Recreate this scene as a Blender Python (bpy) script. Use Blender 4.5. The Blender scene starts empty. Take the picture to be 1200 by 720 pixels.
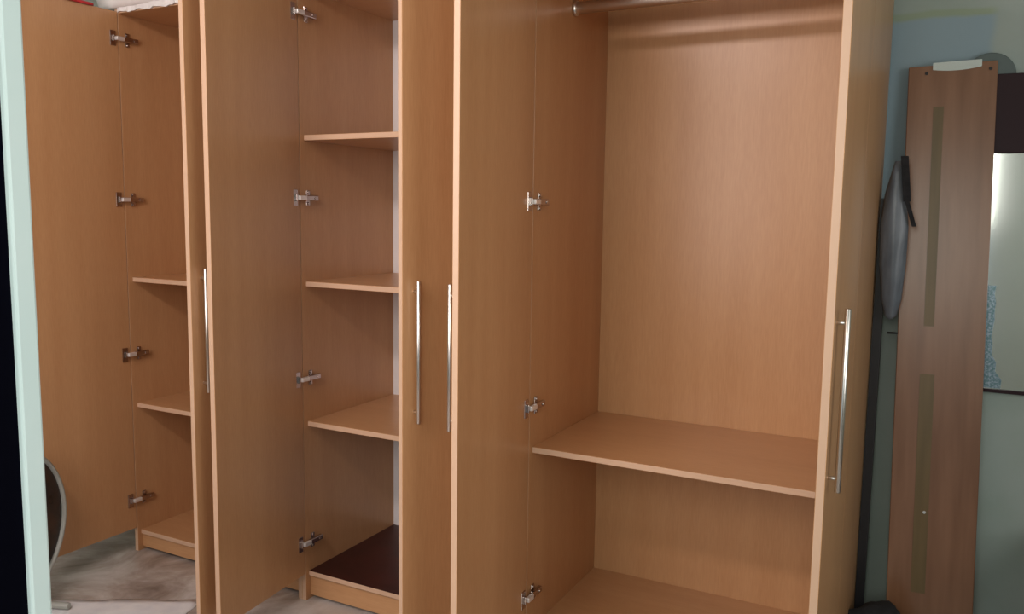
import bpy, bmesh, math, random
from math import radians, sin, cos, pi
from mathutils import Vector, Matrix
random.seed(4)
S = bpy.context.scene
COL = S.collection

# ------------------------------------------------------------------ camera
YAW, PITCH, ROLL, FPX = 0.4824, 0.1146, 0.0142, 980.27
cd = bpy.data.cameras.new('camera')
cd.sensor_width = 36.0
cd.lens = FPX / 1200.0 * 36.0
cd.clip_start = 0.02
cam = bpy.data.objects.new('camera', cd)
COL.objects.link(cam)
fwd = Vector((-sin(YAW) * cos(PITCH), cos(YAW) * cos(PITCH), -sin(PITCH)))
rgt = Vector((cos(YAW), sin(YAW), 0))
up = rgt.cross(fwd)
r2 = rgt * cos(ROLL) + up * sin(ROLL)
u2 = up * cos(ROLL) - rgt * sin(ROLL)
M = Matrix((r2, u2, -fwd)).transposed().to_4x4()
M.translation = Vector((2.851, -2.1965, 1.3984))
cam.matrix_world = M
S.camera = cam

# ------------------------------------------------------------------ world, light, exposure
w = bpy.data.worlds.new('world')
S.world = w
w.use_nodes = True
w.node_tree.nodes['Background'].inputs[0].default_value = (0.75, 0.9, 1.0, 1)
w.node_tree.nodes['Background'].inputs[1].default_value = 0.6
S.view_settings.view_transform = 'Standard'
S.view_settings.look = 'None'
S.view_settings.exposure = -0.14
S.view_settings.gamma = 1.0
S.view_settings.use_curve_mapping = False

def area(name, loc, aim, sx, sy, power, col):
    l = bpy.data.lights.new(name, 'AREA')
    l.shape = 'RECTANGLE'
    l.size, l.size_y, l.energy, l.color = sx, sy, power, col
    o = bpy.data.objects.new(name, l)
    COL.objects.link(o)
    o.location = loc
    o.rotation_euler = (Vector(aim) - Vector(loc)).to_track_quat('-Z', 'Y').to_euler()
    return o
# the tube on the wall behind the photographer and the window on the right
area('tube_light', (1.35, -2.24, 2.56), (1.40, 0.3, 1.3), 1.2, 0.16, 25, (1.0, 0.84, 0.78))
area('window_light', (4.27, -1.35, 1.5), (1.2, -0.9, 1.4), 1.1, 1.2, 17, (1.0, 0.98, 0.94))

# added frontal fill for left and middle units, set at an invented window
area('front_fill_light', (1.12, -2.345, 1.55), (1.25, 0.0, 1.35), 1.3, 1.15, 27, (1.0, 0.85, 0.80))
# added frontal fill outside the open doorway; no hall is built
area('doorway_fill', (2.85, -3.6, 2.0), (1.9, 0.0, 1.35), 1.1, 1.3, 38, (1.0, 0.985, 0.87))

# ------------------------------------------------------------------ materials
def mat(name, col, rough=0.5, metal=0.0, spec=0.5):
    m = bpy.data.materials.new(name)
    m.use_nodes = True
    b = m.node_tree.nodes['Principled BSDF']
    b.inputs['Base Color'].default_value = (*col, 1)
    b.inputs['Roughness'].default_value = rough
    b.inputs['Metallic'].default_value = metal
    b.inputs['Specular IOR Level'].default_value = spec
    return m

def nodes(m):
    nt = m.node_tree
    return nt, nt.nodes, nt.links, nt.nodes['Principled BSDF']

def noisy(name, c1, c2, scale=(1, 1, 1), nscale=5, detail=4, rough=0.5, bump=0.0, lo=0.35, hi=0.65, spec=0.5, metal=0.0):
    m = mat(name, c1, rough, metal, spec)
    nt, N, L, b = nodes(m)
    tc = N.new('ShaderNodeTexCoord')
    mp = N.new('ShaderNodeMapping'); mp.inputs['Scale'].default_value = scale
    nz = N.new('ShaderNodeTexNoise'); nz.inputs['Scale'].default_value = nscale; nz.inputs['Detail'].default_value = detail
    cr = N.new('ShaderNodeValToRGB')
    cr.color_ramp.elements[0].position = lo; cr.color_ramp.elements[0].color = (*c1, 1)
    cr.color_ramp.elements[1].position = hi; cr.color_ramp.elements[1].color = (*c2, 1)
    L.new(tc.outputs['Object'], mp.inputs['Vector']); L.new(mp.outputs[0], nz.inputs['Vector'])
    L.new(nz.outputs['Fac'], cr.inputs['Fac']); L.new(cr.outputs['Color'], b.inputs['Base Color'])
    if bump:
        bp = N.new('ShaderNodeBump'); bp.inputs['Strength'].default_value = bump; bp.inputs['Distance'].default_value = 0.002
        L.new(nz.outputs['Fac'], bp.inputs['Height']); L.new(bp.outputs[0], b.inputs['Normal'])
    return m

def laminate(name, axis, tint=(1, 1, 1), rough=0.32):
    """beech laminate: broad cloudy bands and short fine flecks along the grain axis"""
    m = mat(name, (0.5, 0.3, 0.15), rough)
    nt, N, L, b = nodes(m)
    tc = N.new('ShaderNodeTexCoord')
    def nz(sc, d):
        mp = N.new('ShaderNodeMapping'); mp.inputs['Scale'].default_value = sc
        n = N.new('ShaderNodeTexNoise'); n.inputs['Scale'].default_value = 1; n.inputs['Detail'].default_value = d
        L.new(tc.outputs['Object'], mp.inputs['Vector']); L.new(mp.outputs[0], n.inputs['Vector'])
        return n.outputs['Fac']
    wide, fine = [14.0] * 3, [260.0] * 3
    wide[axis], fine[axis] = 0.9, 22.0
    a, f = nz(wide, 3), nz(fine, 2)
    mx = N.new('ShaderNodeMix'); mx.data_type = 'FLOAT'; mx.inputs['Factor'].default_value = 0.45
    L.new(a, mx.inputs[2]); L.new(f, mx.inputs[3])
    cr = N.new('ShaderNodeValToRGB')
    c1, c2 = (0.45, 0.230, 0.103), (0.55, 0.308, 0.152)
    for e, p, c in zip(cr.color_ramp.elements, (0.27, 0.73), (c1, c2)):
        e.position = p; e.color = (c[0] * tint[0], c[1] * tint[1], c[2] * tint[2], 1)
    L.new(mx.outputs[0], cr.inputs['Fac']); L.new(cr.outputs['Color'], b.inputs['Base Color'])
    return m

BV = laminate('beech_vertical_grain', 2)
BH = laminate('beech_long_grain', 0)
EDGE = mat('beech_edge_band', (0.60, 0.40, 0.275), 0.4)
CHROME = mat('brushed_steel', (0.72, 0.68, 0.64), 0.28, 1.0)
HINGE_DARK = mat('hinge_metal_dark', (0.50, 0.44, 0.42), 0.2, 1.0)  # dark tone carries the dark wood mirrored in the hinge tail
ARM = mat('hinge_metal_bright', (0.88, 0.86, 0.85), 0.45, 0.6)  # same hinge metal, its brightness put into the colour
WHITEBACK = mat('white_back_board', (0.80, 0.79, 0.82), 0.5)
MAROON = noisy('dark_maroon_board', (0.030, 0.005, 0.004), (0.048, 0.008, 0.006), (1, 1, 1), 9, rough=0.45)
BLACK = mat('black_plastic', (0.012, 0.011, 0.014), 0.5)
BLACKCLOTH = noisy('black_cloth', (0.008, 0.008, 0.010), (0.018, 0.017, 0.02), (1, 1, 1), 60, rough=0.9)
MINT = noisy('mint_paint', (0.70, 0.85, 0.84), (0.75, 0.88, 0.87), (1, 1, 1), 6, rough=0.45)
DARKDOOR = mat('black_painted_door', (0.003, 0.003, 0.006), 1.0, spec=0.0)
CEIL = noisy('ceiling_paint', (0.72, 0.72, 0.68), (0.78, 0.78, 0.75), (1, 1, 1), 2, rough=0.9)
SIDEWALL = noisy('side_wall_paint', (0.50, 0.58, 0.52), (0.56, 0.63, 0.58), (1, 1, 1), 2, rough=0.8)

def wall_material():
    m = mat('back_wall_paint', (0.5, 0.56, 0.52), 0.75)
    nt, N, L, b = nodes(m)
    tc = N.new('ShaderNodeTexCoord'); sx = N.new('ShaderNodeSeparateXYZ')
    L.new(tc.outputs['Object'], sx.inputs[0])
    n1 = N.new('ShaderNodeTexNoise'); n1.inputs['Scale'].default_value = 3.5; n1.inputs['Detail'].default_value = 5
    L.new(tc.outputs['Object'], n1.inputs['Vector'])
    def rng(src, a, b_):
        mr = N.new('ShaderNodeMapRange'); mr.interpolation_type = 'SMOOTHSTEP'
        mr.inputs[1].default_value = a; mr.inputs[2].default_value = b_
        L.new(src, mr.inputs[0]); return mr.outputs[0]
    def math_(op, a, b_):
        n = N.new('ShaderNodeMath'); n.operation = op
        for i, v in enumerate((a, b_)):
            if isinstance(v, (int, float)): n.inputs[i].default_value = v
            else: L.new(v, n.inputs[i])
        return n.outputs[0]
    def mix(f, a, b_):
        n = N.new('ShaderNodeMix'); n.data_type = 'RGBA'
        for i, v in ((0, f), (6, a), (7, b_)):
            if isinstance(v, tuple): n.inputs[i].default_value = (*v, 1)
            else: L.new(v, n.inputs[i])
        return n.outputs[2]
    base = mix(rng(n1.outputs['Fac'], 0.35, 0.65), (0.30, 0.365, 0.33), (0.35, 0.41, 0.385))
    X, Z = sx.outputs['X'], sx.outputs['Z']
    # old bluish repainted patch with a greenish upper border, ending at x = 2.92
    wob = math_('MULTIPLY', math_('SUBTRACT', n1.outputs['Fac'], 0.5), 0.05)
    px = math_('SUBTRACT', 1.0, rng(math_('ADD', X, wob), 2.905, 2.935))
    pz = math_('SUBTRACT', 1.0, rng(math_('ADD', Z, wob), 1.965, 1.985))
    pz2 = rng(Z, 1.0, 1.55)
    blue = mix(math_('MULTIPLY', math_('MULTIPLY', px, pz), pz2), base, (0.27, 0.365, 0.42))
    d = math_('ABSOLUTE', math_('SUBTRACT', math_('ADD', Z, wob), 1.984), 0.0)
    line = math_('MULTIPLY', math_('SUBTRACT', 1.0, rng(d, 0.004, 0.016)), px)
    col = mix(math_('MULTIPLY', line, 0.6), blue, (0.27, 0.34, 0.20))
    v = N.new('ShaderNodeTexVoronoi'); v.inputs['Scale'].default_value = 9
    L.new(tc.outputs['Object'], v.inputs['Vector'])
    spot = math_('MULTIPLY', math_('SUBTRACT', 1.0, rng(v.outputs['Distance'], 0.02, 0.05)), 0.75)
    col = mix(spot, col, (0.12, 0.13, 0.12))
    L.new(col, b.inputs['Base Color'])
    return m
WALL = wall_material()

def floor_material():
    m = mat('marbled_vinyl_floor', (0.4, 0.36, 0.32), 0.22)
    nt, N, L, b = nodes(m)
    tc = N.new('ShaderNodeTexCoord')
    n1 = N.new('ShaderNodeTexNoise'); n1.inputs['Scale'].default_value = 3.2; n1.inputs['Detail'].default_value = 9; n1.inputs['Roughness'].default_value = 0.62; n1.inputs['Distortion'].default_value = 0.8
    L.new(tc.outputs['Object'], n1.inputs['Vector'])
    cr = N.new('ShaderNodeValToRGB')
    e = cr.color_ramp.elements
    e[0].position = 0.33; e[0].color = (0.22, 0.175, 0.15, 1)
    e[1].position = 0.68; e[1].color = (0.66, 0.63, 0.61, 1)
    k = e.new(0.5); k.color = (0.42, 0.37, 0.335, 1)
    L.new(n1.outputs['Fac'], cr.inputs['Fac']); L.new(cr.outputs['Color'], b.inputs['Base Color'])
    return m
FLOOR = floor_material()

# ------------------------------------------------------------------ helpers
def link(name, bm, mats, parent=None, smooth=False):
    me = bpy.data.meshes.new(name)
    bmesh.ops.recalc_face_normals(bm, faces=bm.faces)
    bm.to_mesh(me); bm.free()
    for m in (mats if isinstance(mats, (list, tuple)) else [mats]): me.materials.append(m)
    if smooth:
        for p in me.polygons: p.use_smooth = True
    o = bpy.data.objects.new(name, me)
    COL.objects.link(o)
    if parent: o.parent = parent
    return o

def box(bm, lo, hi, bevel=0.0, edge_axis=None, face_mat=None):
    """box; with edge_axis, faces not facing that axis take material slot 1"""
    lo, hi = Vector(lo), Vector(hi)
    t = bmesh.new()
    r = bmesh.ops.create_cube(t, size=1)
    for v in t.verts:
        v.co = Vector([(lo[i] + hi[i]) / 2 + v.co[i] * (hi[i] - lo[i]) for i in range(3)])
    if edge_axis is not None:
        for f in t.faces:
            f.normal_update()
            if abs(f.normal[edge_axis]) < 0.5: f.material_index = 1
    if face_mat:
        for f in t.faces:
            f.normal_update()
            for (ax, sgn), k in face_mat.items():
                if f.normal[ax] * sgn > 0.5: f.material_index = k
    if bevel:
        bmesh.ops.bevel(t, geom=t.edges[:], offset=bevel, segments=2, affect='EDGES', profile=0.5)
    tmp = bpy.data.meshes.new('tmp'); t.to_mesh(tmp); t.free()
    bm.from_mesh(tmp); bpy.data.meshes.remove(tmp)

def tube(bm, a, b, r, seg=14, rz=None, mi=0):
    """rounded-end cylinder from a to b"""
    a, b = Vector(a), Vector(b)
    d = (b - a); L = d.length; d.normalize()
    ax = Vector((0, 0, 1)) if abs(d.z) < 0.9 else Vector((1, 0, 0))
    s = d.cross(ax).normalized(); t = s.cross(d)
    rings = []
    c = min(r * 0.2, L * 0.1)
    for pos, rr in ((0, r - c), (c, r), (L - c, r), (L, r - c)):
        rings.append([bm.verts.new(a + d * pos + s * (rr * cos(2 * pi * k / seg)) + t * ((rz / r if rz else 1) * rr * sin(2 * pi * k / seg))) for k in range(seg)])
    fs = []
    for i in range(3):
        for k in range(seg):
            f = bm.faces.new((rings[i][k], rings[i][(k + 1) % seg], rings[i + 1][(k + 1) % seg], rings[i + 1][k])); f.smooth = True; f.material_index = mi
    f = bm.faces.new(rings[0][::-1]); f.material_index = mi
    f = bm.faces.new(rings[3]); f.material_index = mi

def empty(name, loc, label, cat, group=None):
    o = bpy.data.objects.new(name, None)
    COL.objects.link(o); o.location = loc; o.empty_display_size = 0.1
    o['label'] = label; o['category'] = cat
    if group: o['group'] = group
    return o

def tag(o, label, cat, group=None):
    o['label'] = label; o['category'] = cat
    if group: o['group'] = group
    return o

def structure(name, bm, m, parent=None):
    o = link(name, bm, m, parent)
    if not parent: o['kind'] = 'structure'
    return o

def simple(name, lo, hi, m, parent=None, bevel=0.0):
    bm = bmesh.new(); box(bm, lo, hi, bevel)
    return link(name, bm, m, parent)

def sbox(name, lo, hi, m):
    bm = bmesh.new(); box(bm, lo, hi)
    return structure(name, bm, m)

# ------------------------------------------------------------------ room shell
XL, XR, YF, YB, ZC = -0.62, 4.3, -2.36, 0.60, 2.72
sbox('floor', (XL - .1, YF - .1, -0.1), (XR + .1, YB + .1, 0), FLOOR)
sbox('ceiling', (XL - .1, YF - .1, ZC), (XR + .1, YB + .1, ZC + .1), CEIL)
sbox('wall_back', (XL - .1, YB, 0), (XR + .1, YB + .1, ZC), WALL)
sbox('wall_left', (XL - .1, YF, 0), (XL, YB, ZC), SIDEWALL)
bm = bmesh.new()
DX0, DX1, DZ = 1.93, 3.02, 2.12
FX0, FX1, FZ0, FZ1 = 0.42, 1.82, 0.75, 2.15
box(bm, (XL - .1, YF - .1, 0), (FX0, YF, ZC)); box(bm, (FX1, YF - .1, 0), (DX0, YF, ZC))
box(bm, (FX0, YF - .1, 0), (FX1, YF, FZ0)); box(bm, (FX0, YF - .1, FZ1), (FX1, YF, ZC)); box(bm, (DX1, YF - .1, 0), (XR + .1, YF, ZC)); box(bm, (DX0, YF - .1, DZ), (DX1, YF, ZC))
structure('wall_front', bm, SIDEWALL)
bm = bmesh.new()
WY0, WY1, WZ0, WZ1 = -1.95, -0.75, 0.8, 2.1
box(bm, (XR, YF, 0), (XR + .1, WY0, ZC)); box(bm, (XR, WY1, 0), (XR + .1, YB, ZC))
box(bm, (XR, WY0, 0), (XR + .1, WY1, WZ0)); box(bm, (XR, WY0, WZ1), (XR + .1, WY1, ZC))
structure('wall_right', bm, SIDEWALL)

# ------------------------------------------------------------------ wardrobe units
T = 0.018
D = 0.5514
DS = D + .012
X0, P1, P2, P3 = 0.0, 0.8858, 1.7658, 2.6687
HU = 2.119                 # underside of the tops
HZ = [2.0315, 1.4267, 0.8125, 0.2196]
HT, HB = 1.2128, 0.8329
ZB = 0.100

def make_handle(parent, side, w, stand):
    """steel bar handle on two posts; side -1: outer face towards -x"""
    bm = bmesh.new()
    y = -(w - 0.0385)
    tube(bm, (side * stand, y, HB), (side * stand, y, HT), 0.0062, 16)
    for z in (HB + .029, HT - .029):
        tube(bm, (side * (T - .001), y, z), (side * stand, y, z), 0.0042, 12)
    return link('handle', bm, CHROME, parent)

def make_hinge(parent, z, s, rot):
    """cup flange on the door, arm, cross base plate and two screws on the side panel; s = +1 inner face towards +x"""
    bm = bmesh.new()
    box(bm, (-.001 if s > 0 else -.004, -.040, z - .028), (.004 if s > 0 else .001, -.016, z + .028), .0015)
    box(bm, (min(0, s * .012), -.030, z - .012), (max(0, s * .012), -.022, z + .012), .002)
    n0 = len(bm.faces)
    lo, hi = sorted((s * .008, s * .020))
    box(bm, (lo, -.022, z - .0075), (hi, .012, z + .0075), .002)
    bm.faces.ensure_lookup_table()
    for f in bm.faces[n0:]: f.material_index = 1
    lo, hi = sorted((s * .004, s * .017))
    box(bm, (lo, .010, z - .0095), (hi, .074, z + .0095), .003)
    lo, hi = sorted((s * .0005, s * .004))
    box(bm, (lo, .026, z - .026), (hi, .044, z + .026), .0015)
    for dz in (-.019, .019):
        tube(bm, (s * .003, .035, z + dz), (s * .0075, .035, z + dz), .0052, 10)
    tube(bm, (s * .015, .056, z), (s * .0195, .056, z), .0042, 10)
    h = link('hinge', bm, [HINGE_DARK, ARM], parent)
    h.rotation_euler = (0, 0, rot)
    return h

def make_door(parent, kind, hx, w, ang, stand=0.0378, zt=HU + .006, hinge_z=HZ, label=None):
    s = 1 if kind == 'left' else -1          # inner face towards +x for a left-hung door
    bm = bmesh.new()
    lo, hi = sorted((0, -s * T))
    box(bm, (lo, -w, ZB), (hi, -.003, zt), .0012, edge_axis=0)
    d = link('door', bm, [BV, EDGE], parent)
    phi = radians(90 - ang) * s
    d.location = (hx, 0, 0); d.rotation_euler = (0, 0, phi)
    if label: d['label'] = label
    make_handle(d, -s, w, stand)
    for z in hinge_z: make_hinge(d, z, s, -phi)
    return d

def make_unit(xi, xn, label, shelves, bottom_z, angs, back, bottom_mats, hz, stand=.0378, D=D):
    """xi: inner face of the left side panel, xn: the same of the next unit"""
    xr = xn - 2 * T - .0006               # inner face of the right side panel
    xo = xi - T
    root = empty('wardrobe', ((xo + xr + T) / 2, D / 2, 0), label, 'wardrobe', 'beech wardrobe units standing in a row')
    ox, oy = root.location.x, root.location.y
    def P(name, lo, hi, mats, edge_axis=None, bevel=.0008, face_mat=None):
        bm = bmesh.new()
        box(bm, (lo[0] - ox, lo[1] - oy, lo[2]), (hi[0] - ox, hi[1] - oy, hi[2]), bevel, edge_axis, face_mat)
        return link(name, bm, mats, root)
    P('side_panel', (xo, 0, 0), (xi, DS, HU), [BV, EDGE], 0)
    P('side_panel', (xr, 0, 0), (xr + T, DS, HU), [BV, EDGE], 0)
    P('top_panel', (xo, 0, HU), (xr + T, DS, HU + T), [BH, EDGE], 2)
    P('bottom_panel', (xi, .016, bottom_z - T), (xr, D, bottom_z), bottom_mats, 2, face_mat={(2, -1): 0})
    P('plinth', (xi, .024, .013), (xr, .042, bottom_z - T), [BH, EDGE], 1)
    b = P('back_panel', (xi, D, bottom_z - T), (xr, D + .006, HU), back)
    if back is WHITEBACK: b['label'] = 'white back board'
    if bottom_mats[0] is MAROON: root.children[3]['label'] = 'dark maroon bottom panel with a pale beech front edge'
    for z in shelves:
        P('shelf', (xi + .0005, .02, z - T), (xr - .0005, D - .001, z), [BH, EDGE], 2)
    w = (xr - xi) / 2 + T - .003
    dl = make_door(root, 'left', xi, w, angs[0], stand, hinge_z=hz); dr = make_door(root, 'right', xr, w, angs[1], hinge_z=hz)
    for d in (dl, dr):
        d.location.x -= ox; d.location.y -= oy
    return root, ox, oy, xr

make_unit(X0, P1, 'left beech wardrobe unit with shelves and white sack on top, farthest from camera', [1.1175, 0.6125], .0870, (90.5, 87.5), BV, [BH, EDGE],
          [2.0250, 1.4200, 0.8130, 0.2190])
make_unit(P1, P2, 'middle beech wardrobe unit with three shelves and a dark maroon bottom', [1.6430, 1.1465, .6535], .1055, (84.2, 70.0), WHITEBACK, [MAROON, EDGE],
          [2.0400, 1.4320, .8080, .2165], D=.530)
u, ox, oy, xr = make_unit(P2, P3 + .004, 'right beech wardrobe unit with one low shelf and a steel hanging rail', [.6890], .1040, (87.2, 90.2), BV, [BH, EDGE],
          [2.0300, 1.4255, .8165, .2220], .0450)
bm = bmesh.new()
tube(bm, (P2 - ox + .004, .262 - oy, 2.024), (xr - ox - .004, .262 - oy, 2.024), .0125, 20, .019)
rail = link('hanging_rail', bm, CHROME, u)
for x0, x1 in ((P2 - ox + .0005, P2 - ox + .012), (xr - ox - .012, xr - ox - .0005)):
    bm = bmesh.new(); tube(bm, (x0, .262 - oy, 2.024), (x1, .262 - oy, 2.024), .018, 20, .024)
    link('rail_bracket', bm, CHROME, rail)

# ------------------------------------------------------------------ things at the left
# white plastic sack on top of the left unit
def blob(name, c, rx, ry, rz, m, amp=.12, seed=0, flat=True, cuts=4, parent=None, loc=None):
    bm = bmesh.new()
    bmesh.ops.create_icosphere(bm, subdivisions=cuts, radius=1)
    rnd = random.Random(seed)
    ph = [(rnd.uniform(2, 6), rnd.uniform(0, 6.3), rnd.choice((0, 1, 2))) for _ in range(9)]
    for v in bm.verts:
        n = v.co.normalized(); k = 1.0
        for f, p, a in ph: k += amp / 4 * sin(f * n[a] * 2.2 + p + 2.1 * n[(a + 1) % 3])
        e = .62
        n2 = Vector([math.copysign(abs(c_) ** e, c_) for c_ in n]) if flat == 2 else n
        q = Vector((n2.x * rx, n2.y * ry, n2.z * rz)) * k
        if flat: q.z = max(q.z, -rz * .62)
        v.co = q + Vector((0, 0, rz * .62 if flat else 0))
    o = link(name, bm, m, parent, smooth=True)
    o.location = c
    return o
SACK = noisy('white_plastic_film', (0.80, 0.77, 0.78), (0.88, 0.86, 0.86), (1, 1, 1), 6, rough=0.4, bump=.3)
sack = tag(blob('plastic_sack', (.185, .215, HU + T + .001), .435, .25, .20, SACK, .05, 3, 2), 'white plastic sack lying on top of the left wardrobe unit', 'sack')
bm = bmesh.new()                          # its loose skirt hangs over the front edge of the top
pr = [(i / 24, .0035 * sin(i * 1.1) + .002 * sin(i * 2.7)) for i in range(25)]
fl = [[bm.verts.new((.004 + .400 * t - .185, y - .215, z + k - HU - T)) for y, z in ((-.0035, HU + .001), (-.0065 - abs(k), HU + .001), (-.0065 - abs(k), HU + T + .055), (-.0035, HU + T + .055))] for t, k in pr]
for p, q in zip(fl, fl[1:]):
    for i in range(4): bm.faces.new((p[i], p[(i + 1) % 4], q[(i + 1) % 4], q[i]))
bm.faces.new(fl[0]); bm.faces.new(fl[-1][::-1])
link('sack_skirt', bm, SACK, sack)

# red cloth over the far left door
bm = bmesh.new()
RED = noisy('red_cloth', (0.45, 0.018, 0.025), (0.55, 0.03, 0.035), (1, 1, 1), 30, rough=0.85)
prof = [(.003, -.001), (.003, .003), (0, .0045), (-T / 2, .005), (-T, .0045), (-T - .006, .003), (-T - .006, -.11), (-T - .0085, -.11), (-T - .0085, .006), (-T, .010), (-T / 2, .011), (.001, .010), (.0055, .006), (.0055, -.001)]
rows = []
for k in range(9):
    y = -.105 - .14 * k / 8
    rows.append([bm.verts.new((x - .0012 * (sin(k * 1.7) + 1) * (x < -T), y, HU + .006 + z + (.006 * sin(k * 2.1 + 1) if z < -.05 else 0))) for x, z in prof])
for a, b in zip(rows, rows[1:]):
    for i in range(len(prof)):
        j = (i + 1) % len(prof)
        bm.faces.new((a[i], a[j], b[j], b[i]))
bm.faces.new(rows[0]); bm.faces.new(rows[-1][::-1])
o = link('red_cloth', bm, RED, None, True)
tag(o, 'red cloth draped over the top of the far left wardrobe door', 'cloth')

# mint framed room door, opened inwards beside the photographer; its panel is black
PX = 1.94
st = empty('door_1', (PX, YF, 0), '', '')
del st['label'], st['category']; st['kind'] = 'structure'
def stp(name, lo, hi, m, bevel=0.0):
    bm = bmesh.new(); box(bm, (lo[0] - PX, lo[1] - YF, lo[2]), (hi[0] - PX, hi[1] - YF, hi[2]), bevel)
    return link(name, bm, m, st)
JY = -1.6135
stp('door_stile', (PX - .04, JY - .0245, .01), (PX, JY, 2.08), MINT, .003)
stp('door_panel', (PX - .03, YF + .06, .09), (PX - .008, JY - .024, 2.0), DARKDOOR)
stp('door_stile', (PX - .04, YF + .005, .01), (PX, YF + .06, 2.08), MINT, .003)
stp('door_rail', (PX - .04, YF + .06, 2.0), (PX, JY - .0245, 2.08), MINT, .003)
stp('door_rail', (PX - .04, YF + .06, .01), (PX, JY - .0245, .09), MINT, .003)

# round floor fan half hidden behind the jamb
FANC = Vector((.185, -.62, .008))
fan = empty('floor_fan', FANC, 'dark round fan with pale grey rim, mostly hidden behind the mint door stile', 'fan')
GREYP = mat('pale_grey_plastic', (0.34, 0.35, 0.32), 0.45)
DKGL = noisy('dark_blade_plastic', (0.012, 0.022, 0.024), (0.045, 0.03, 0.025), (1, 1, 1), 7, rough=0.25)
FR_ = .27
def torus(bm, c, R, r, ax, seg=48, rs=10):
    ax = Vector(ax).normalized(); s = ax.cross(Vector((0, 0, 1))).normalized(); t = ax.cross(s)
    ring = []
    for i in range(seg):
        a = 2 * pi * i / seg; d = s * cos(a) + t * sin(a)
        ring.append([bm.verts.new(Vector(c) + d * (R + r * cos(2 * pi * j / rs)) + ax * (r * 1.5 * sin(2 * pi * j / rs))) for j in range(rs)])
    for i in range(seg):
        for j in range(rs):
            f = bm.faces.new((ring[i][j], ring[(i + 1) % seg][j], ring[(i + 1) % seg][(j + 1) % rs], ring[i][(j + 1) % rs])); f.smooth = True
FAX = Vector((.94, .34, 0)).normalized()
fc = Vector((0, 0, FR_ + .05))
FR_R = FR_ - .01
bm = bmesh.new(); torus(bm, fc, FR_R, .0075, FAX); link('rim', bm, GREYP, fan)
bm = bmesh.new(); tube(bm, fc - FAX * .035, fc - FAX * .001, FR_R - .004, 40); link('motor_drum', bm, DKGL, fan)
for k in range(5):
    bm = bmesh.new()
    s = FAX.cross(Vector((0, 0, 1))); a = 2 * pi * k / 5
    pts = []
    for i in range(6):
        for j in range(2):
            rr = .03 + .036 * i; aa = a + (.24 if j else -.24) * (.6 + .12 * i)
            pts.append(bm.verts.new(fc + s * rr * cos(aa) + Vector((0, 0, rr * sin(aa))) + FAX * (.012 * (1 if j else -.2) + .004)))
    for i in range(5): bm.faces.new((pts[2 * i], pts[2 * i + 1], pts[2 * i + 3], pts[2 * i + 2]))
    bl = link('blade', bm, DKGL, fan)
    sm = bl.modifiers.new('thick', 'SOLIDIFY'); sm.thickness = .003
for sgn in (-1, 1):
    bm = bmesh.new()
    s = FAX.cross(Vector((0, 0, 1)))
    tube(bm, s * (.13 * sgn) - FAX * .10 + Vector((0, 0, .012)), s * (.13 * sgn) + FAX * .10 + Vector((0, 0, .012)), .012, 10)
    tube(bm, s * (.13 * sgn) + Vector((0, 0, .012)), s * (.13 * sgn) + Vector((0, 0, .14)), .010, 10)
    link('foot', bm, GREYP, fan)

# ------------------------------------------------------------------ things at the right
# leaning board with inlay strips and a steel bracket
OLDWOOD = noisy('old_brown_laminate', (0.18, 0.080, 0.038), (0.25, 0.122, 0.066), (9, 9, .8), 2.5, 5, .3)
INLAY = noisy('olive_inlay', (0.115, 0.075, 0.026), (0.15, 0.095, 0.036), (12, 12, 1), 3, rough=.4)
base, topc = Vector((2.866, .430, 0)), Vector((2.818, .575, 1.834))
zax = (topc - base).normalized(); xax = Vector((1, 0, -.0)); xax = (xax - zax * xax.dot(zax)).normalized(); yax = zax.cross(xax)
board = empty('leaning_board', base, 'tall brown wooden board with dark inlay strips, leaning on the wall', 'board')
mw = Matrix((xax, yax, zax)).transposed().to_4x4(); mw.translation = base
board.matrix_world = mw
BL = (topc - base).length
bm = bmesh.new(); box(bm, (-.1135, -.009, .004), (.1135, .009, BL), .002); link('panel', bm, OLDWOOD, board)
def strip(x0, z0, x1, z1, hw):
    bm = bmesh.new()
    vs = [(x0 - hw, z0), (x0 + hw, z0), (x1 + hw, z1), (x1 - hw, z1)]
    a = [bm.verts.new((x, -.0105, z)) for x, z in vs]; b = [bm.verts.new((x, -.0085, z)) for x, z in vs]
    bm.faces.new(a); bm.faces.new(b[::-1])
    for i in range(4): bm.faces.new((a[i], a[(i + 1) % 4], b[(i + 1) % 4], b[i]))
    return link('inlay_strip', bm, INLAY, board)
STRIPS = [(-.030, .30, -.030, .945, .019), (-.031, 1.085, -.031, 1.72, .0135)]
for a in STRIPS: strip(*a)
bm = bmesh.new()
prev = None
for i in range(9):
    x = -.062 + .124 * i / 8 + .012; sag = .010 * (1 - ((i - 4) / 4) ** 2)
    ring = [bm.verts.new((x, y, z)) for y, z in ((-.0125, BL - .014 - sag * .6), (-.0125, BL + .006), (.0125, BL + .006), (.0125, BL + .003), (-.0095, BL + .003), (-.0095, BL - .014 - sag * .6))]
    if prev:
        for k in range(6): bm.faces.new((prev[k], prev[(k + 1) % 6], ring[(k + 1) % 6], ring[k]))
    else: bm.faces.new(ring)
    prev = ring
bm.faces.new(prev[::-1])
br = link('steel_bracket', bm, mat('polished_steel', (.80, .86, .86), .18, 1.0), board); br['label'] = 'shiny steel bracket folded over the top edge'
for x, z in ((-.066, BL - .022), (.096, BL - .022), (-.022, .54)):
    bm = bmesh.new(); tube(bm, (x, -.012, z), (x, -.008, z), .0045, 10); link('screw', bm, BLACK if z > 1 else CHROME, board)

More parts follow.
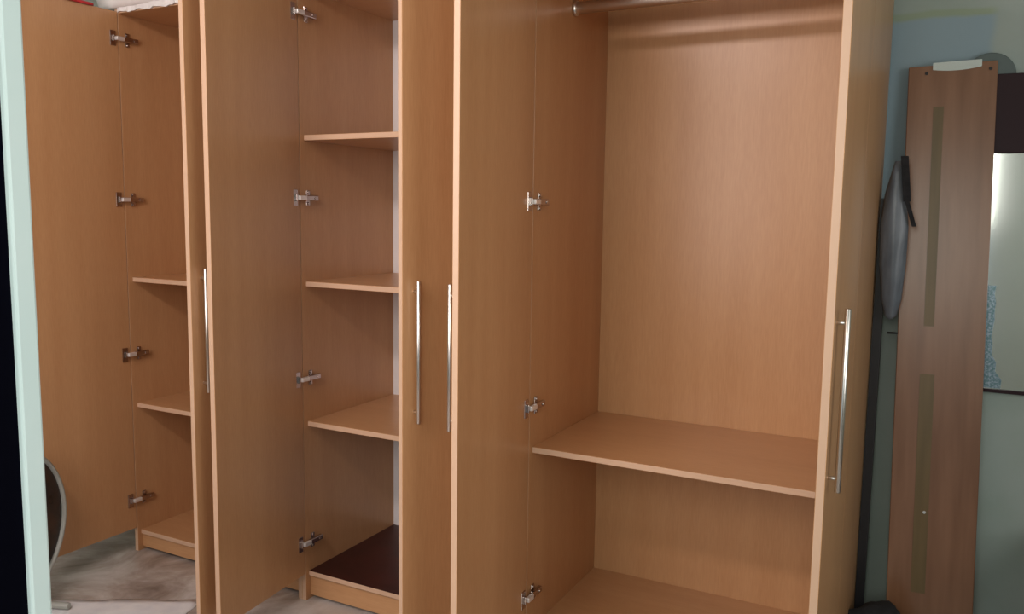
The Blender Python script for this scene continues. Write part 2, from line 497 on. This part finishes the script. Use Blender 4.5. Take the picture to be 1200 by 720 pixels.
# wall mirror with a dark head panel
MX0, MX1, MZ0, MZ1, MZ2 = 2.885, 3.080, .895, 1.580, 1.800
mirror = empty('wall_mirror', ((MX0 + MX1) / 2, YB, MZ0), 'tall narrow wall mirror with dark maroon head panel beside the leaning board', 'mirror')
mx, my, mz = mirror.location
DKFRAME = mat('dark_maroon_frame', (0.020, 0.005, 0.009), .5, spec=.25)
def mp(name, lo, hi, m, bevel=.002):
    bm = bmesh.new(); box(bm, (lo[0] - mx, lo[1] - my, lo[2] - mz), (hi[0] - mx, hi[1] - my, hi[2] - mz), bevel)
    return link(name, bm, m, mirror)
mp('head_panel', (MX0, .572, MZ1), (MX1 + .03, .599, MZ2), DKFRAME)
GLASS = mat('mirror_silver', (.78, .80, .80), .09, 1.0)
mp('mirror_glass', (MX0 + .006, .588, MZ0 + .006), (MX1 - .012, .592, MZ1), GLASS, 0)
mp('frame_bar', (MX0, .580, MZ0), (MX0 + .006, .599, MZ1), DKFRAME, .001)
mp('frame_bar', (MX1 - .012, .580, MZ0), (MX1, .599, MZ1), DKFRAME, .001)
mp('frame_bar', (MX0, .580, MZ0 - .004), (MX1, .599, MZ0 + .006), DKFRAME, .001)
GLIT = noisy('glitter_sticker', (0.16, 0.26, 0.28), (0.42, 0.48, 0.56), (1, 1, 1), 160, 1, .25, lo=.4, hi=.66, metal=.7)
bm = bmesh.new()
rnd = random.Random(5)
pr = []
for i in range(13):
    z = MZ0 + .008 + .30 * i / 12
    pr.append((z, .012 + .006 * rnd.random() + (.03 if i < 2 else .012 if i < 4 else 0) - .008))
for (z0, w0), (z1, w1) in zip(pr, pr[1:]):
    a = [(2.945, z0), (2.945 + .02 + w0, z0), (2.945 + .02 + w1, z1), (2.945, z1)]
    f = [bm.verts.new((x - mx, .5870 - my, z - mz)) for x, z in a]; g = [bm.verts.new((x - mx, .5880 - my, z - mz)) for x, z in a]
    bm.faces.new(f); bm.faces.new(g[::-1])
    for i in range(4): bm.faces.new((f[i], f[(i + 1) % 4], g[(i + 1) % 4], g[i]))
link('glitter_border', bm, GLIT, mirror)

# grey rounded plaque peeping out above the mirror
bm = bmesh.new()
GT = mat('grey_teal_plastic', (0.10, 0.135, 0.135), .6)
tube(bm, (0, -.022, 0), (0, 0, 0), .066, 32)
o = link('wall_plaque', bm, GT); o.location = (2.913, .599, 1.795)
tag(o, 'small round grey plaque on the wall, peeping out between board and mirror', 'plaque')

# black clothes post with pegs beside the right unit
post = empty('coat_stand', (2.70, .5, 0), 'slim black upright coat stand squeezed between wardrobe and leaning board', 'coat stand')
bm = bmesh.new()
def skewbox(bm, c0, c1, hx, hy):
    a = [bm.verts.new(Vector(c0) + Vector((sx * hx, sy * hy, 0))) for sx, sy in ((-1, -1), (1, -1), (1, 1), (-1, 1))]
    b = [bm.verts.new(Vector(c1) + Vector((sx * hx, sy * hy, 0))) for sx, sy in ((-1, -1), (1, -1), (1, 1), (-1, 1))]
    bm.faces.new(a[::-1]); bm.faces.new(b)
    for i in range(4): bm.faces.new((a[i], a[(i + 1) % 4], b[(i + 1) % 4], b[i]))
skewbox(bm, (-.0315, 0, 0), (-.0300, 0, 1.45), .0125, .010)
link('upright', bm, BLACK, post)
for z in (1.44, 1.055):
    bm = bmesh.new(); tube(bm, (-.002, -.006, z), (.026, -.016, z + .002), .0032, 10); link('peg', bm, BLACK, post)
bm = bmesh.new(); box(bm, (-.034, -.09, 0), (.04, .06, .014), .004); link('foot', bm, BLACK, post)

# grey plastic bag hanging from the peg by a black strap
bag = empty('hanging_bag', (2.722, .462, 1.10), 'limp grey plastic bag hanging by a black strap beside the wardrobe', 'bag')
FILM = noisy('grey_plastic_film', (0.09, 0.105, 0.13), (0.17, 0.19, 0.225), (1, 1, .5), 14, rough=.35, bump=.5)
bm = bmesh.new()
prev = None
sec = [(.0, .004, .008), (.01, .016, .014), (.06, .026, .020), (.16, .034, .024), (.27, .036, .022), (.36, .028, .018), (.42, .016, .012), (.455, .008, .006)]
for i, (z, rx, ry) in enumerate(sec):
    ring = []
    for k in range(18):
        a = 2 * pi * k / 18; q = 1 + .10 * sin(5 * a + i)
        ring.append(bm.verts.new((-.018 + .018 * (z < .2) * 0 - .012 * z + rx * q * cos(a), ry * q * sin(a), z)))
    if prev:
        for k in range(18): bm.faces.new((prev[k], prev[(k + 1) % 18], ring[(k + 1) % 18], ring[k]))
    else: bm.faces.new(ring[::-1])
    prev = ring
bm.faces.new(prev)
link('bag_body', bm, FILM, bag, True)
bm = bmesh.new()
skewbox(bm, (.030, -.024, .27), (.008, -.024, .34), .006, .002); skewbox(bm, (.008, -.024, .34), (-.006, -.020, .468), .010, .002)
link('strap', bm, BLACKCLOTH, bag)

tag(blob('floor_bag', (2.73, .33, 0), .115, .10, .180, BLACKCLOTH, .10, 8), 'black bag slumped on the floor at the foot of the board', 'bag')

# dark cabinet, only its edge in the frame
cab = empty('side_cabinet', (3.42, .36, 0), 'dark maroon side cabinet under the mirror, cut by the right frame edge', 'cabinet')
bm = bmesh.new(); box(bm, (-.26, -.22, .03), (.26, .225, .50), .003); link('body', bm, DKFRAME, cab)
bm = bmesh.new(); box(bm, (-.27, -.235, .50), (.27, .23, .525), .004); link('top', bm, DKFRAME, cab)
bm = bmesh.new(); box(bm, (-.25, -.232, .05), (.25, -.22, .49), .002); dr = link('cabinet_door', bm, DKFRAME, cab)
bm = bmesh.new(); tube(bm, (.2, -.25, .3), (.2, -.232, .3), .012, 14); link('knob', bm, CHROME, dr)
for sx in (-.23, .23):
    for sy in (-.19, .19):
        bm = bmesh.new(); box(bm, (sx - .02, sy - .02, 0), (sx + .02, sy + .02, .03)); link('leg', bm, DKFRAME, cab)

# ------------------------------------------------------------------ behind the photographer: tube lamp, windows, the front one added for fill
lamp = empty('tube_lamp', (1.35, YF, 2.5), 'long white tube lamp high on the wall behind the photographer', 'lamp')
bm = bmesh.new(); box(bm, (-.64, .0, -.03), (.64, .035, .03), .004); link('lamp_body', bm, mat('lamp_white', (.8, .8, .8), .4), lamp)
TUBE = mat('lit_tube', (1, 1, 1), .4)
TUBE.node_tree.nodes['Principled BSDF'].inputs['Emission Color'].default_value = (1, .9, .85, 1)
TUBE.node_tree.nodes['Principled BSDF'].inputs['Emission Strength'].default_value = 6
bm = bmesh.new(); tube(bm, (-.6, .05, 0), (.6, .05, 0), .013, 14); link('tube', bm, TUBE, lamp)

win = empty('window_1', (XR, (WY0 + WY1) / 2, WZ0), '', '')
del win['label'], win['category']; win['kind'] = 'structure'
wy = (WY0 + WY1) / 2
FR = mat('window_white', (.8, .82, .8), .4)
bm = bmesh.new()
hw, hh = (WY1 - WY0) / 2, WZ1 - WZ0
for lo, hi in (((.02, -hw, 0), (.08, -hw + .05, hh)), ((.02, hw - .05, 0), (.08, hw, hh)), ((.02, -hw, 0), (.08, hw, .05)), ((.02, -hw, hh - .05), (.08, hw, hh)), ((.025, -.02, .05), (.075, .02, hh - .05))):
    box(bm, lo, hi)
link('window_frame', bm, FR, win)
G = bpy.data.materials.new('window_glass'); G.use_nodes = True
gb = G.node_tree.nodes['Principled BSDF']; gb.inputs['Transmission Weight'].default_value = 1; gb.inputs['Roughness'].default_value = 0; gb.inputs['Base Color'].default_value = (.95, 1, .98, 1)
for a, b in ((-hw + .05, -.02), (.02, hw - .05)):
    bm = bmesh.new(); box(bm, (.048, a, .05), (.052, b, hh - .05)); link('pane', bm, G, win)

win2 = empty('added_window', ((FX0 + FX1) / 2, YF, FZ0), '', '')  # unseen window, added to bring frontal light onto left and middle units
del win2['label'], win2['category']; win2['kind'] = 'structure'
bm = bmesh.new()
fw, fh = (FX1 - FX0) / 2, FZ1 - FZ0
for lo, hi in (((-fw, -.08, 0), (-fw + .05, -.02, fh)), ((fw - .05, -.08, 0), (fw, -.02, fh)), ((-fw, -.08, 0), (fw, -.02, .05)), ((-fw, -.08, fh - .05), (fw, -.02, fh)), ((-.02, -.075, .05), (.02, -.025, fh - .05))):
    box(bm, lo, hi)
link('window_frame', bm, FR, win2)  # frame of the added window
for a, b in ((-fw + .05, -.02), (.02, fw - .05)):
    bm = bmesh.new(); box(bm, (a, -.052, .05), (b, -.048, fh - .05)); link('pane', bm, G, win2)  # pane of the added window

# thin white mesh standing in for the bright lit floor before the left unit
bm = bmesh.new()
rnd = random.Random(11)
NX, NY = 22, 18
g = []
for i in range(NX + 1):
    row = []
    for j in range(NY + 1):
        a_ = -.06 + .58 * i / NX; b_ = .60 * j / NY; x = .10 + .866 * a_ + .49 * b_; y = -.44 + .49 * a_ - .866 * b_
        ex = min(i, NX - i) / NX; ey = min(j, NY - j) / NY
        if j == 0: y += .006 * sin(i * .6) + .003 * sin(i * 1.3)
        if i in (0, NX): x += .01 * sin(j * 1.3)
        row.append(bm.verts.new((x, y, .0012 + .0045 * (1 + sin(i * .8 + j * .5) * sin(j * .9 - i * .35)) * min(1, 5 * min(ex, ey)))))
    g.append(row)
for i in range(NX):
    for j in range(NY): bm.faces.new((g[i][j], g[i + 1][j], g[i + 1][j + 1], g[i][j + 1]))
o = link('floor_light_patch', bm, noisy('floor_light_white', (.74, .75, .80), (.86, .86, .88), (1, 1, 1), 14, rough=.4, lo=.3, hi=.6), None, True)
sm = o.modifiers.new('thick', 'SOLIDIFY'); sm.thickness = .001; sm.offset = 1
tag(o, 'patch of light on the floor before the left wardrobe unit, shaped as a white sheet', 'sheet')
